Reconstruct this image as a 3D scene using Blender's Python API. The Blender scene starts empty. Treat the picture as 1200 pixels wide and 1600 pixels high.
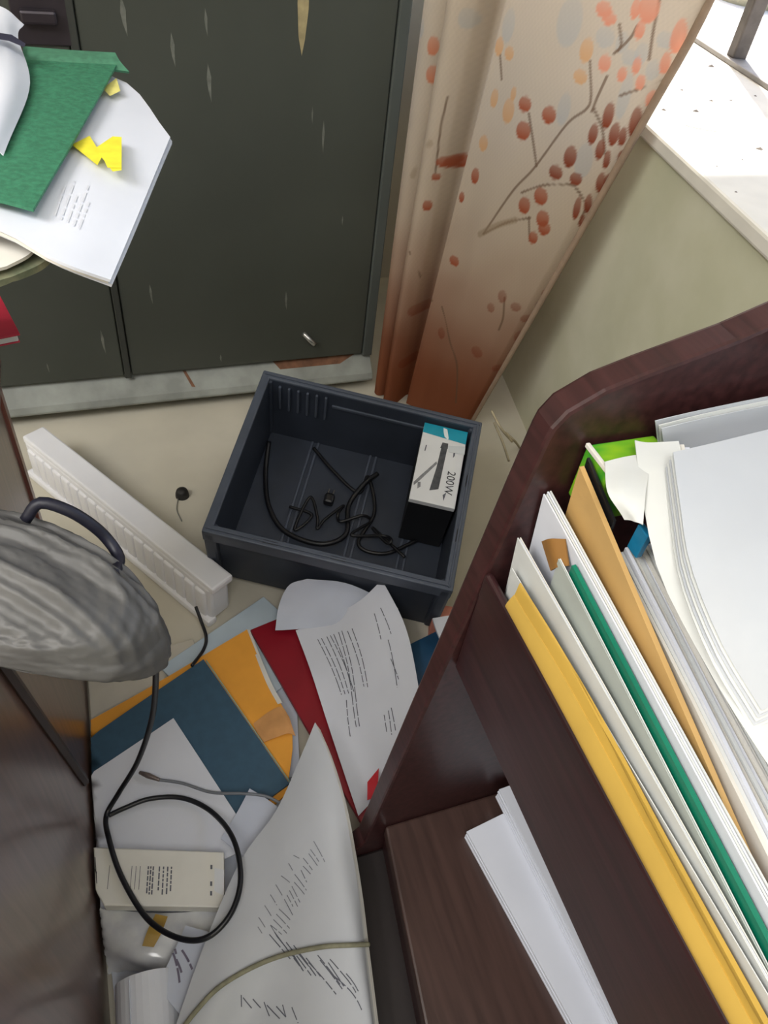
import bpy, bmesh, math, random
import numpy as np
from mathutils import Vector, Matrix
random.seed(7); rng = np.random.default_rng(7)
SC = bpy.context.scene; COL = SC.collection
# ------------------------------------------------------------------ camera
FPX, CAMH, PITCH, YAW = 1155.0, 1.35, math.radians(45), math.radians(25)
ROLL = math.atan2(183, 1150)
UP = np.array([0, 0, 1.0])
HD = np.array([math.sin(YAW), math.cos(YAW), 0]); R0 = np.array([math.cos(YAW), -math.sin(YAW), 0])
FW = math.cos(PITCH)*HD - math.sin(PITCH)*UP; U0 = math.sin(PITCH)*HD + math.cos(PITCH)*UP
CX = math.cos(ROLL)*R0 + math.sin(ROLL)*U0; CY = -math.sin(ROLL)*R0 + math.cos(ROLL)*U0
CP = np.array([0, 0, CAMH])
cam = bpy.data.cameras.new('camera'); camo = bpy.data.objects.new('camera', cam); COL.objects.link(camo)
camo.matrix_world = Matrix([[CX[0], CY[0], -FW[0], 0], [CX[1], CY[1], -FW[1], 0], [CX[2], CY[2], -FW[2], CAMH], [0, 0, 0, 1]])
cam.sensor_width = 36; cam.lens = FPX*36/1600; cam.clip_start = 0.02
SC.camera = camo
# ------------------------------------------------------------------ world, sun, added fill light, exposure
W = bpy.data.worlds.new('World'); SC.world = W; W.use_nodes = True
nt = W.node_tree; bg = nt.nodes['Background']
sky = nt.nodes.new('ShaderNodeTexSky'); sky.sky_type = 'NISHITA'; sky.sun_disc = False
sky.sun_elevation = math.radians(50); sky.sun_rotation = math.radians(10); sky.dust_density = 3
nt.links.new(sky.outputs[0], bg.inputs[0]); bg.inputs[1].default_value = 0.32
sun = bpy.data.lights.new('sun', 'SUN'); sun.energy = 6; sun.angle = math.radians(1.0); sun.color = (1, .95, .88)
suno = bpy.data.objects.new('sun', sun); COL.objects.link(suno)
suno.rotation_euler = Vector((-.35, -.68, -.95)).to_track_quat('-Z', 'Y').to_euler()
for nm, loc, e, sz in (('overhead_fill', (-0.3, -0.9, 2.68), 26, 1.2), ('overhead_fill', (-1.6, -0.1, 2.68), 56, 1.2)):  # unseen area lights added overhead; the left one brightens the shelf papers
    l = bpy.data.lights.new(nm, 'AREA'); l.energy = e; l.size = sz; l.color = (1, .985, .965)
    lo = bpy.data.objects.new(nm, l); lo.location = loc; COL.objects.link(lo)
SC.view_settings.view_transform = 'Standard'; SC.view_settings.look = 'None'
SC.view_settings.gamma = 1; SC.view_settings.use_curve_mapping = False
SC.view_settings.exposure = 0.38
SC.cycles.use_denoising = True; SC.cycles.max_bounces = 8


# ------------------------------------------------------------------ helpers
def ray(px, py): return FW + (px-600)/FPX*CX - (py-800)/FPX*CY
def at(px, py, axis, v):
    d = ray(px, py); i = 'xyz'.index(axis); return CP + (v-CP[i])/d[i]*d
def Z(px, py, z): return at(px, py, 'z', z)
def proj(p):
    v = np.asarray(p, float)-CP; z = v@FW
    return np.stack([600+FPX*(v@CX)/z, 800-FPX*(v@CY)/z], -1)
def lin(c): return tuple(((x/255+.055)/1.055)**2.4 if x > 10 else x/255/12.92 for x in c) + (1,)


MATS = {}
def mat(name, rgb, rough=.6, var=.08, scale=30, stretch=(1, 1, 1), bump=0, spec=.5, metal=0, rgb2=None, coat=0, detail=4, trans=0):
    if name in MATS: return MATS[name]
    m = bpy.data.materials.new(name); m.use_nodes = True; n = m.node_tree; b = n.nodes['Principled BSDF']
    tc = n.nodes.new('ShaderNodeTexCoord'); mp = n.nodes.new('ShaderNodeMapping'); mp.inputs['Scale'].default_value = stretch
    no = n.nodes.new('ShaderNodeTexNoise'); no.inputs['Scale'].default_value = scale; no.inputs['Detail'].default_value = detail
    rp = n.nodes.new('ShaderNodeValToRGB'); c = np.array(lin(rgb)[:3])
    c2 = np.array(lin(rgb2)[:3]) if rgb2 else c*(1+var); c1 = c if rgb2 else c*(1-var)
    rp.color_ramp.elements[0].color = (*c1, 1); rp.color_ramp.elements[1].color = (*c2, 1)
    rp.color_ramp.elements[0].position = .35; rp.color_ramp.elements[1].position = .65
    n.links.new(tc.outputs['Object'], mp.inputs[0]); n.links.new(mp.outputs[0], no.inputs['Vector'])
    n.links.new(no.outputs['Fac'], rp.inputs[0]); n.links.new(rp.outputs[0], b.inputs['Base Color'])
    b.inputs['Roughness'].default_value = rough; b.inputs['Metallic'].default_value = metal
    b.inputs['Specular IOR Level'].default_value = spec; b.inputs['Coat Weight'].default_value = coat
    b.inputs['Coat Roughness'].default_value = .15
    if bump:
        bp = n.nodes.new('ShaderNodeBump'); bp.inputs['Strength'].default_value = bump; bp.inputs['Distance'].default_value = .004
        n.links.new(no.outputs['Fac'], bp.inputs['Height']); n.links.new(bp.outputs[0], b.inputs['Normal'])
    MATS[name] = m; return m


def wpos(o):
    v = Vector((0, 0, 0))
    while o is not None: v += o.location; o = o.parent
    return v
def mk(name, V, F, m, parent=None, smooth=False, origin=None):
    """Link world-space vertices V and faces F as one mesh object (origin at its base, or local to its parent)."""
    V = np.asarray(V, float)
    if origin is None: origin = Vector(((V[:, 0].min()+V[:, 0].max())/2, (V[:, 1].min()+V[:, 1].max())/2, V[:, 2].min()))
    me = bpy.data.meshes.new(name); me.from_pydata((V-np.array(origin)).tolist(), [], [list(f) for f in F])
    bm = bmesh.new(); bm.from_mesh(me); bmesh.ops.recalc_face_normals(bm, faces=bm.faces); bm.to_mesh(me); bm.free()
    if smooth: me.polygons.foreach_set('use_smooth', [True]*len(me.polygons))
    me.materials.append(m); o = bpy.data.objects.new(name, me); COL.objects.link(o)
    if parent is not None: o.parent = parent; o.location = Vector(origin)-wpos(parent)
    else: o.location = origin
    return o
def thing(name, loc, label, cat, group=None):
    o = bpy.data.objects.new(name, None); o.empty_display_size = .05; COL.objects.link(o); o.location = loc
    return tag(o, label, cat, group)
def tag(o, label, cat, group=None):
    o['label'] = label; o['category'] = cat
    if group: o['group'] = group
    return o
def struct(o): o['kind'] = 'structure'; return o


def merge(*parts):
    V, F, k = [], [], 0
    for v, f in parts:
        V.append(np.asarray(v, float)); F += [[i+k for i in q] for q in f]; k += len(v)
    return np.concatenate(V), F
def box(x0, x1, y0, y1, z0, z1, bev=.003, M=None):
    bm = bmesh.new(); bmesh.ops.create_cube(bm, size=1)
    for v in bm.verts: v.co = Vector(((x0+x1)/2+v.co.x*(x1-x0), (y0+y1)/2+v.co.y*(y1-y0), (z0+z1)/2+v.co.z*(z1-z0)))
    if bev: bmesh.ops.bevel(bm, geom=bm.edges[:], offset=min(bev, .45*min(x1-x0, y1-y0, z1-z0)), segments=2, affect='EDGES', profile=.5)
    bm.verts.index_update(); V = [((M @ v.co) if M else v.co)[:] for v in bm.verts]; F = [[v.index for v in f.verts] for f in bm.faces]; bm.free()
    return np.array(V), F
def prism(poly, y0, y1, bev=.003, axis='y', M=None):
    """polygon of (a, b) extruded along an axis: a,b = x,z for axis y; x,y for axis z."""
    bm = bmesh.new()
    P = (lambda a, b, t: (a, t, b)) if axis == 'y' else (lambda a, b, t: (a, b, t))
    lo = [bm.verts.new(P(a, b, y0)) for a, b in poly]; hi = [bm.verts.new(P(a, b, y1)) for a, b in poly]; n = len(poly)
    bm.faces.new(lo); bm.faces.new(hi[::-1])
    for i in range(n): bm.faces.new((lo[i], hi[i], hi[(i+1) % n], lo[(i+1) % n]))
    bmesh.ops.recalc_face_normals(bm, faces=bm.faces)
    if bev: bmesh.ops.bevel(bm, geom=[e for e in bm.edges if len(e.link_faces) == 2 and e.calc_face_angle(0) > .6], offset=bev, segments=2, affect='EDGES', profile=.5, clamp_overlap=True)
    bm.verts.index_update(); V = [((M @ v.co) if M else v.co)[:] for v in bm.verts]; F = [[v.index for v in f.verts] for f in bm.faces]; bm.free()
    return np.array(V), F
def spline(P, n):
    P = np.asarray(P, float); k = len(P)
    if k == 2: t = np.linspace(0, 1, n)[:, None]; t = t.reshape((n,)+(1,)*(P.ndim-1)); return P[0]*(1-t)+P[1]*t
    Q = np.concatenate([[2*P[0]-P[1]], P, [2*P[-1]-P[-2]]]); out = []
    for s in np.linspace(0, k-1, n):
        i = min(int(s), k-2); t = s-i; a, b, c, d = Q[i:i+4]
        out.append(.5*(2*b+(c-a)*t+(2*a-5*b+4*c-d)*t*t+(3*b-a-3*c+d)*t**3))
    return np.array(out)
def tube(P, r, n=40, seg=8):
    C = spline(P, n); T = np.gradient(C, axis=0); T /= np.linalg.norm(T, axis=1)[:, None]+1e-12
    u = np.cross(T[0], [.3, .5, .81]); u /= np.linalg.norm(u); V, F = [], []
    rr = np.interp(np.linspace(0, 1, n), np.linspace(0, 1, len(np.atleast_1d(r))), np.atleast_1d(r))
    for i in range(n):
        u = u-T[i]*(u@T[i]); u /= np.linalg.norm(u); w = np.cross(T[i], u)
        for j in range(seg):
            a = 2*math.pi*j/seg; V.append(C[i]+rr[i]*(math.cos(a)*u+math.sin(a)*w))
    for i in range(n-1):
        for j in range(seg): F.append([i*seg+j, i*seg+(j+1) % seg, (i+1)*seg+(j+1) % seg, (i+1)*seg+j])
    F.append(list(range(seg))[::-1]); F.append([(n-1)*seg+j for j in range(seg)])
    return np.array(V), F
class Patch:
    """A sheet through a grid of control points, with thickness t below its upper side."""
    def __init__(s, ctrl, nu=14, nv=14, t=.0006, wob=0, face=None):
        c = np.asarray(ctrl, float); a = spline(c, nu); G = np.swapaxes(spline(np.swapaxes(a, 0, 1), nv), 0, 1)
        s.G = G; s.N = s.normals(face)
        if wob:
            for _ in range(5):
                k = rng.uniform(2, 7, 2); ph = rng.uniform(0, 6.3, 2)
                s.G = s.G+s.N*(wob*.5*np.sin(k[0]*np.linspace(0, 1, nu)+ph[0])[:, None]*np.sin(k[1]*np.linspace(0, 1, nv)+ph[1])[None])[..., None]
            s.N = s.normals(face)
        s.t = t
    def normals(s, face):
        du = np.gradient(s.G, axis=0); dv = np.gradient(s.G, axis=1); N = np.cross(du, dv); N /= np.linalg.norm(N, axis=2)[..., None]+1e-12
        if face is None: face = CP-s.G.mean((0, 1))
        if (N.mean((0, 1))@np.asarray(face)) < 0: N = -N
        return N
    def at(s, u, v, h=0):
        nu, nv = s.G.shape[:2]; a = np.clip(u, 0, 1)*(nu-1); b = np.clip(v, 0, 1)*(nv-1); i = np.minimum(a.astype(int), nu-2); j = np.minimum(b.astype(int), nv-2); a = (a-i)[..., None]; b = (b-j)[..., None]
        f = lambda A: (A[i, j]*(1-a)+A[i+1, j]*a)*(1-b)+(A[i, j+1]*(1-a)+A[i+1, j+1]*a)*b
        return f(s.G)+h*f(s.N)
    def mesh(s):
        nu, nv = s.G.shape[:2]; top = s.G.reshape(-1, 3); bot = (s.G-s.N*s.t).reshape(-1, 3); n = nu*nv; F = []
        ix = lambda i, j: i*nv+j
        for i in range(nu-1):
            for j in range(nv-1):
                q = [ix(i, j), ix(i+1, j), ix(i+1, j+1), ix(i, j+1)]; F.append(q); F.append([k+n for k in q[::-1]])
        rim = [ix(i, 0) for i in range(nu)]+[ix(nu-1, j) for j in range(1, nv)]+[ix(i, nv-1) for i in range(nu-2, -1, -1)]+[ix(0, j) for j in range(nv-2, 0, -1)]
        for a, b in zip(rim, rim[1:]+rim[:1]): F.append([a, b, b+n, a+n])
        return np.concatenate([top, bot]), F
    def lines(s, rows, h=.0007, w=.004, axis='u', words=True, seg=6):
        """Lines of print on the sheet: rows of (pos, from, to) as thin strips broken into words."""
        V, F = [], []
        for p, a, b in rows:
            x = a
            while x < b:
                L = rng.uniform(.02, .09) if words else b-a; e = min(b, x+L); k = 2 if e-x < .06 else 4
                for q in np.linspace(x, e, k):
                    for d in (-w/2, w/2):
                        uv = (q, p+d) if axis == 'u' else (p+d, q)
                        V.append(s.at(np.array(uv[0]), np.array(uv[1]), h))
                m = len(V)-2*k
                for i in range(k-1): F.append([m+2*i, m+2*i+1, m+2*i+3, m+2*i+2])
                x = e+.012
        return np.array(V), F
def sheet(name, ctrl, m, parent=None, t=.0006, nu=14, nv=14, wob=0, face=None, smooth=True):
    p = Patch(ctrl, nu, nv, t, wob, face); o = mk(name, *p.mesh(), m, parent, smooth=smooth)
    if smooth:
        try: o.data.set_sharp_from_angle(angle=1.0)
        except Exception: pass
    return o, p
def rows(p0, p1, n, a, b, jit=.1):
    return [(p, a+rng.uniform(0, .01), b-rng.uniform(0, jit)) for p in np.linspace(p0, p1, n)]
def flat(P, off=0.0004):
    """Flat print: a polygon of world points."""
    return np.array(P), [list(range(len(P)))]
def rect3(A, B, width, side=1):
    """Horizontal rectangle with the edge A-B and the given width to one side."""
    d = (B-A)/np.linalg.norm(B-A); n = np.array([-d[1], d[0], 0])*side*width
    return [A, B, B+n, A+n]
def text_mesh(s, size):
    c = bpy.data.curves.new('t', 'FONT'); c.body = s; c.size = size; o = bpy.data.objects.new('t', c); COL.objects.link(o)
    bpy.context.view_layer.update(); me = o.evaluated_get(bpy.context.evaluated_depsgraph_get()).to_mesh()
    V = np.array([v.co[:] for v in me.vertices]); F = [list(p.vertices) for p in me.polygons]
    bpy.data.objects.remove(o); return V, F

# ------------------------------------------------------------------ materials
paper = mat('paper_white', (214, 217, 226), .75, .02, 12)
paper_b = mat('paper_cool', (196, 202, 216), .75, .03, 12)
paper_w = mat('paper_warm', (218, 214, 205), .75, .04, 12)
paper_o = mat('paper_offwhite', (206, 208, 206), .75, .05, 14)
paper_f = mat('paper_foreground', (192, 195, 200), .75, .03, 8)
paper_p = mat('paper_pile', (184, 188, 194), .75, .02, 12)
ink_l = mat('light_ink', (128, 130, 138), .8, .1, 90)
ink = mat('printed_ink', (96, 98, 108), .8, .1, 90)
ink_d = mat('dark_ink', (60, 60, 66), .8, .1, 90)
wood_d = mat('mahogany', (56, 30, 30), .42, .3, 5, (18, 1.2, 18), .05, .4, coat=.08)
wood_desk = mat('desk_veneer', (96, 68, 58), .32, .25, 6, (14, 14, 1.2), .05, .5, coat=.35)
wood_shelf = mat('shelf_board', (70, 52, 47), .35, .2, 5, (16, 1.2, 16), .04, .5, coat=.3)
black = mat('black_plastic', (18, 18, 22), .45, .1, 40)

# ------------------------------------------------------------------ setting
m_floor = mat('floor_cream', (206, 200, 184), .5, .06, 5, detail=6)
m_wall = mat('wall_limewash', (196, 195, 168), .85, rgb2=(212, 210, 188), scale=4, bump=.06, detail=6)
m_wall2 = mat('wall_plain', (205, 200, 186), .85, .05, 4)
m_ceil = mat('ceiling_white', (225, 224, 220), .9, .02, 4)
struct(mk('floor', *box(-2.4, 1.6, -2.4, 2.4, -.1, 0, 0), m_floor))
struct(mk('ceiling', *box(-2.4, 1.9, -2.4, 2.4, 2.72, 2.82, 0), m_ceil))
struct(mk('wall_left', *box(-2.5, -2.4, -2.4, 2.5, 0, 2.72, 0), m_wall2))
struct(mk('wall_back', *box(-2.4, 1.6, 2.4, 2.5, 0, 2.72, 0), m_wall2))
struct(mk('wall_front', *box(-2.4, 1.6, -2.5, -2.4, 0, 2.72, 0), m_wall2))
# right wall: runs through two sill points, ten degrees off the desk
SILL = .90
wa, wb = Z(1020, 195, SILL), Z(1200, 360, SILL)
wd = (wa-wb)/np.linalg.norm(wa-wb); wn = np.array([wd[1], -wd[0], 0])     # wn points outdoors
MW = Matrix([[wn[0], wd[0], 0, wb[0]], [wn[1], wd[1], 0, wb[1]], [0, 0, 1, 0], [0, 0, 0, 1]])   # local: x outwards, y along the wall
struct(mk('wall_right', *merge(box(0, .2, -3.4, 2.2, 0, SILL-.03, 0, MW), box(0, .2, -3.4, -1.3, SILL-.03, 2.72, 0, MW),
                               box(0, .2, 1.25, 2.2, SILL-.03, 2.72, 0, MW), box(0, .2, -1.3, 1.25, 2.2, 2.72, 0, MW)), m_wall))
m_ledge = mat('ledge_plaster', (226, 222, 212), .85, .05, 9, detail=8)
m_rail = mat('rail_paint', (150, 145, 142), .6, .12, 25)
m_bar = mat('bar_iron', (92, 84, 80), .5, .2, 30)
def toW(p): return np.array((MW @ Vector(p))[:])
def toL(p): return np.array((MW.inverted() @ Vector(p))[:])
win = struct(thing('window_1', toW((.1, 0, SILL)), '', '')); del win['label'], win['category']
mk('window_sill', *box(-.012, .98, -1.3, 1.25, SILL-.03, SILL, .006, MW), m_ledge, win)
bl = toL(Z(1147, 97, SILL)); rl = toL(Z(1098, 52, SILL))
mk('bottom_rail', *box(bl[0]-.035, bl[0]+.035, -1.25, 1.23, SILL, SILL+.012, .003, MW), m_rail, win)
for yy in (bl[1], bl[1]-.52, bl[1]-1.04, bl[1]-1.56):
    mk('grille_bar', *box(bl[0]-.02, bl[0]+.02, yy-.018, yy+.018, SILL+.010, 2.18, .004, MW), m_bar, win)
mk('top_rail', *box(bl[0]-.03, bl[0]+.03, -1.25, 1.23, 2.15, 2.19, .003, MW), m_rail, win)
# crumbs and stains lying on the ledge
V, F = [], []
for px, py, r in ((1111, 104, .010), (1037, 172, .006), (1087, 174, .008), (1142, 157, .005), (1111, 158, .006), (1187, 233, .008), (1065, 141, .005), (1160, 250, .003), (1120, 260, .003), (1150, 300, .003), (1180, 150, .004)):
    c = Z(px, py, SILL); k = len(V)
    for a in range(7): V.append(c+np.array([math.cos(a*.9)*r*rng.uniform(.7, 1.3), math.sin(a*.9)*r*rng.uniform(.5, 1.), .0]))
    V.append(c+np.array([0, 0, r*.5]))
    for a in range(7): F.append([k+a, k+(a+1) % 7, k+7])
o = mk('grit', V, F, mat('grit_brown', (120, 112, 104), .9), win); o['kind'] = 'stuff'
c = Z(1097, 201, SILL); a_ = np.linspace(0, 6.28, 24)[:-1]
mk('water_stain', *flat([c+wn*math.sin(t)*.016*(1+.1*math.sin(3*t))+wd*0+np.array([math.cos(t)*.028, -math.cos(t)*.02, .0006]) for t in a_]), mat('stain_grey', (188, 186, 178), .85, .06, 60), win)
# yard outside
YZ = .55
yc = toW((1, 0, 0))
struct(mk('ground', *box(.2, 9, -5, 9, YZ-.3, YZ, 0, MW), mat('yard_concrete', (216, 210, 200), .9, .07, 3, detail=8)))
pc = Z(1178, 2, YZ)
pl = thing('stone_planter', pc, 'cream stone planter with dark shrub outside the window', 'planter')
ring = []
for r, z in ((.20, .02), (.27, .02), (.30, .10), (.28, .20), (.21, .20), (.19, .12)): ring.append((r, z))
V, F = [], []
for i in range(24):
    for r, z in ring: V.append(pc+np.array([math.cos(i*math.pi/12)*r*rng.uniform(.95, 1.05), math.sin(i*math.pi/12)*r, z-.02]))
n = len(ring)
for i in range(24):
    for j in range(n): F.append([i*n+j, ((i+1) % 24)*n+j, ((i+1) % 24)*n+(j+1) % n, i*n+(j+1) % n])
mk('stone_rim', V, F, mat('planter_stone', (214, 202, 170), .85, .12, 20), pl, smooth=True)
V, F = [], []
for i in range(420):
    d = rng.normal(size=3); d /= np.linalg.norm(d); d[2] = abs(d[2]); c = pc+np.array([0, 0, .18])+d*np.array([.24, .24, .22])*rng.uniform(.3, 1)
    u = rng.normal(size=3); u /= np.linalg.norm(u); w = np.cross(u, d); k = len(V); L = .05
    V += [c-u*L, c+w*L*.4, c+u*L, c-w*L*.4]; F.append([k, k+1, k+2, k+3])
o = mk('foliage', V, F, mat('dark_leaf', (44, 42, 36), .7, .3, 20), pl); o['kind'] = 'stuff'

# ------------------------------------------------------------------ steel cabinet
m_cab = mat('cabinet_enamel', (66, 69, 63), .42, .08, 3, spec=.4, detail=6)
m_cab2 = mat('cabinet_frame_enamel', (78, 83, 80), .45, .08, 3, spec=.4)
m_lip = mat('cabinet_plinth', (150, 154, 148), .6, rgb2=(128, 131, 126), scale=14, detail=8)  # light grey lip; light caught by its upward face is in the colour
YC = 1.76
cab = thing('steel_cabinet', (.0, 1.98, 0), 'tall dark green-grey steel cabinet with scratched doors and pale plinth', 'cabinet')
mk('body', *merge(box(-.92, .697, YC+.018, 2.22, .10, 1.86, .004)), m_cab2, cab)
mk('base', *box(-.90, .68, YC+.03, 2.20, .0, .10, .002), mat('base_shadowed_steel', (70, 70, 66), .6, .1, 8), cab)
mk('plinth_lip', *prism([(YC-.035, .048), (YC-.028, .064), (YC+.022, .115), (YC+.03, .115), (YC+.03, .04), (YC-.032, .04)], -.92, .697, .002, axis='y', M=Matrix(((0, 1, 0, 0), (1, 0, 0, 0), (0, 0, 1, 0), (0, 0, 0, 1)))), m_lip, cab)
m_rust = mat('rust', (112, 78, 58), .9, .25, 40)
mk('rust_patch', *flat([(.42, YC-.003, .0905), (.60, YC-.003, .0905), (.66, YC+.018, .112), (.50, YC+.019, .113), (.40, YC+.016, .110)]), m_rust, cab)
mk('rust_streak', *flat([(.165, YC-.02, .0735), (.175, YC-.022, .072), (.155, YC+.012, .107), (.147, YC+.012, .107)]), m_rust, cab)
mk('side_stile', *box(.668, .697, YC-.006, YC+.02, .11, 1.85, .004), m_cab2, cab)
dl = mk('door', *box(-.90, -.008, YC-.002, YC+.02, .118, 1.84, .003), m_cab, cab)
dr = mk('door', *box(.012, .666, YC-.002, YC+.02, .118, 1.84, .003), m_cab, cab)
mk('door_lap', *box(-.006, .010, YC-.008, YC+.02, .112, 1.845, .002), mat('lap_dark', (52, 54, 50), .5, .1, 6), cab)
hp = at(62, 22, 'y', YC)
hd_ = mk('door_handle', *merge(box(hp[0]-.05, hp[0]+.05, YC-.008, YC-.002, hp[2]-.05, hp[2]+.03, .002), box(hp[0]-.035, hp[0]+.03, YC-.03, YC-.008, hp[2]-.012, hp[2]+.012, .005)), mat('handle_dark', (58, 52, 58), .4, .1, 20, metal=.5), dl)
V, F = [], []
for px, py, L, wd_ in ((193, 25, 55, 9), (270, 78, 50, 7), (327, 130, 60, 8), (322, 35, 40, 5), (505, 215, 60, 5), (447, 470, 45, 5), (161, 535, 60, 6), (191, 545, 55, 7), (236, 460, 45, 5), (535, 345, 22, 3), (75, 575, 25, 3), (488, 180, 30, 3), (345, 560, 20, 4)):
    c = at(px, py, 'y', YC-.0028); k = len(V); s = .00125
    for dx, dz in ((-.1, .5), (.5, .15), (.35, -.1), (.3, -.5), (-.25, -.2), (-.5, .1)): V.append(c+np.array([dx*wd_*s+.03*dz*L*s*0-.12*dz*L*s*.0, 0, dz*L*s]))
    F.append([k+i for i in range(6)])
o = mk('scratches', V, F, mat('scratch_pale', (104, 106, 98), .6, .2, 60), cab); o['kind'] = 'stuff'
c = at(473, 32, 'y', YC-.003)
mk('paint_chip', *flat([c+np.array([x, 0, z]) for x, z in ((-.01, .12), (.012, .12), (.012, .02), (.006, -.035), (0, -.065), (-.008, -.03), (-.012, .03))]), mat('chip_tan', (160, 146, 108), .7, .2, 40), cab)
c = at(482, 527, 'y', YC-.004)
mk('floor_bolt', *tube([c+np.array([-.014, .004, .012]), c+np.array([0, -.012, 0]), c+np.array([.014, -.016, -.014])], .0075, 8, 8), mat('bright_steel', (180, 180, 178), .3, .05, 20, metal=.9), cab, smooth=True)

# ------------------------------------------------------------------ curtain
def curt_edge(top, bot):
    def f(v): return bot+(top-bot)*v          # v = 1 at frame top, keeps going up straight
    return f
cl0, cl1 = at(587, 615, 'y', 1.72), at(668, 0, 'y', 1.72)
cr0, cr1 = Z(745, 642, .08), at(1108, 0, 'x', 1.0)
NU, NV = 300, 460; U_, V_ = np.meshgrid(np.linspace(0, 1, NU), np.linspace(-.05, 1.95, NV), indexing='ij')
def line(a, b, z):
    t = (z-a[2])/(b[2]-a[2]); tc = np.minimum(t, 1.0)[..., None]; p = a+(b-a)*tc; p = p.copy(); p[..., 2] = z; return p
ZB, ZT = .006, 2.25
zz = ZB+(ZT-ZB)*(V_+.05)/2.0
L_, R_ = line(cl0, cl1, zz), line(cr0, cr1, zz)
ch = R_-L_; nrm = np.stack([-ch[..., 1], ch[..., 0], 0*zz], -1); nrm /= np.linalg.norm(nrm, axis=-1)[..., None]
if (nrm.mean((0, 1))@(CP-L_.mean((0, 1)))) < 0: nrm = -nrm
def bump(u, a, b): t = np.clip((u-a)/(b-a), 0, 1); return np.sin(math.pi*t)**.8
lowf = np.clip((zz-.05)/1.1, 0, 1)
prof = .020*bump(U_, -.02, .108)+.060*bump(U_, .108, .28)-.040*bump(U_, .26, .34)*(1)+.016*bump(U_, .36, 1.02)+.004*np.sin(U_*23+zz*2.0)*(U_ > .3)
edge = np.clip((U_-.955)/.045, 0, 1); prof = prof-.020*edge**1.5
G = L_+ch*U_[..., None]+nrm*prof[..., None]
keep = G.reshape(-1, 3)
F = []
for i in range(NU-1):
    for j in range(NV-1):
        a = i*NV+j; F.append((a, a+NV, a+NV+1, a+1))
PXY = proj(keep)
def uv_of(px, py): k = np.argmin(((PXY-np.array([px, py]))**2).sum(1)); return keep[k]
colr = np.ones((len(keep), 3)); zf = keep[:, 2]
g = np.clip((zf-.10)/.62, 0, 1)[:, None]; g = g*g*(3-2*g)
base_hi, base_lo = np.array(lin((204, 188, 168))[:3]), np.array(lin((152, 94, 68))[:3])  # ombre print, with darkness near the bottom put into the colour too
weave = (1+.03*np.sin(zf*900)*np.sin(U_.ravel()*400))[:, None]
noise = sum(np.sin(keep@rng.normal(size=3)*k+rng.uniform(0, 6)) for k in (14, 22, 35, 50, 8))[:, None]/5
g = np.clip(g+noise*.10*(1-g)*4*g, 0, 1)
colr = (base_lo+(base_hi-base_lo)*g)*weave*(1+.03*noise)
ex = ch/np.linalg.norm(ch, axis=-1)[..., None]; exf = ex.reshape(-1, 3)
def paint(mask, rgb, al): 
    global colr
    m_ = (np.clip(mask, 0, 1)*al)[:, None]; colr = colr*(1-m_)+np.array(lin(rgb)[:3])*m_
def metric(px, py):
    """Cloth coordinates (across, up) in metres around the cloth point seen at a pixel."""
    c = uv_of(px, py); d = keep-c; return (d*exf).sum(1), d[:, 2]
def ellipse(px, py, rx, ry, rgb, al=.9, ang=0):
    a, b = metric(px, py); s = .00128; ca, sa = math.cos(ang), math.sin(ang); x, y = (a*ca+b*sa)/(rx*s*.98), (-a*sa+b*ca)/(ry*s*1.05)
    r = x*x+y*y; paint((1.15-r)/.3, rgb, al*(1-.25*np.clip(y, -1, 1)))
def stroke(pts, wd, rgb, al=.8):
    C = np.array([uv_of(*p) for p in pts]); C = spline(C, 300); m_ = np.zeros(len(keep))
    sel = (np.abs(keep-C.mean(0)).max(1) < .5)
    d = np.full(len(keep), 9.0)
    for c in C: d[sel] = np.minimum(d[sel], ((keep[sel]-c)**2).sum(1))
    paint((wd*1.3-np.sqrt(d))/(wd*.6), rgb, al)
GREY = (176, 178, 176)
for e in ((890, 35, 20, 30), (945, 57, 16, 12), (972, 66, 10, 12), (1003, 82, 9, 14), (1040, 60, 12, 10), (985, 90, 12, 10), (880, 172, 12, 22), (912, 250, 14, 26), (975, 150, 9, 30), (795, 40, 12, 22), (1020, 110, 10, 12), (640, 40, 12, 15), (730, 30, 10, 14)):
    ellipse(*e, GREY, .45)
BR = (122, 98, 80)
for pts in (((922, 95), (923, 150), (915, 172), (885, 195), (835, 262), (800, 300), (755, 365)), ((826, 178), (834, 220), (838, 260)), ((755, 365), (790, 348), (828, 340)), ((948, 122), (935, 150), (925, 172)), ((970, 148), (1000, 138), (1050, 118)),
            ((640, 395), (656, 430), (675, 470)), ((690, 480), (702, 530), (714, 570), (712, 630)), ((815, 300), (850, 290), (890, 290), (905, 300)), ((928, 172), (940, 200), (945, 240)), ((782, 85), (783, 125)), ((967, 40), (970, 70), (960, 82)), ((995, 40), (985, 60), (965, 80)), ((700, 150), (688, 200), (680, 270)), ((788, 465), (786, 495), (780, 515)), ((905, 300), (915, 320), (905, 350)), ((826, 340), (828, 375)), ((1030, 0), (1020, 50), (1015, 90))):
    stroke(pts, .0026, BR, .8)
stroke(((750, 365), (775, 352), (805, 345)), .007, (160, 138, 112), .6); stroke(((645, 275), (660, 245), (672, 225)), .007, (160, 138, 112), .5)
CO, OR, DK = (206, 132, 100), (214, 168, 124), (142, 74, 52)
for e in ((944, 12, 14, 9), (952, 28, 13, 8), (993, 12, 7, 12), (1013, 15, 14, 17), (1000, 48, 7, 11), (1060, 57, 9, 20), (1040, 97, 6, 14), (995, 103, 6, 11), (972, 115, 7, 9), (1001, 130, 7, 10), (944, 100, 10, 11), (1018, 155, 7, 12)):
    ellipse(*e, (222, 150, 122), .85)
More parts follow.
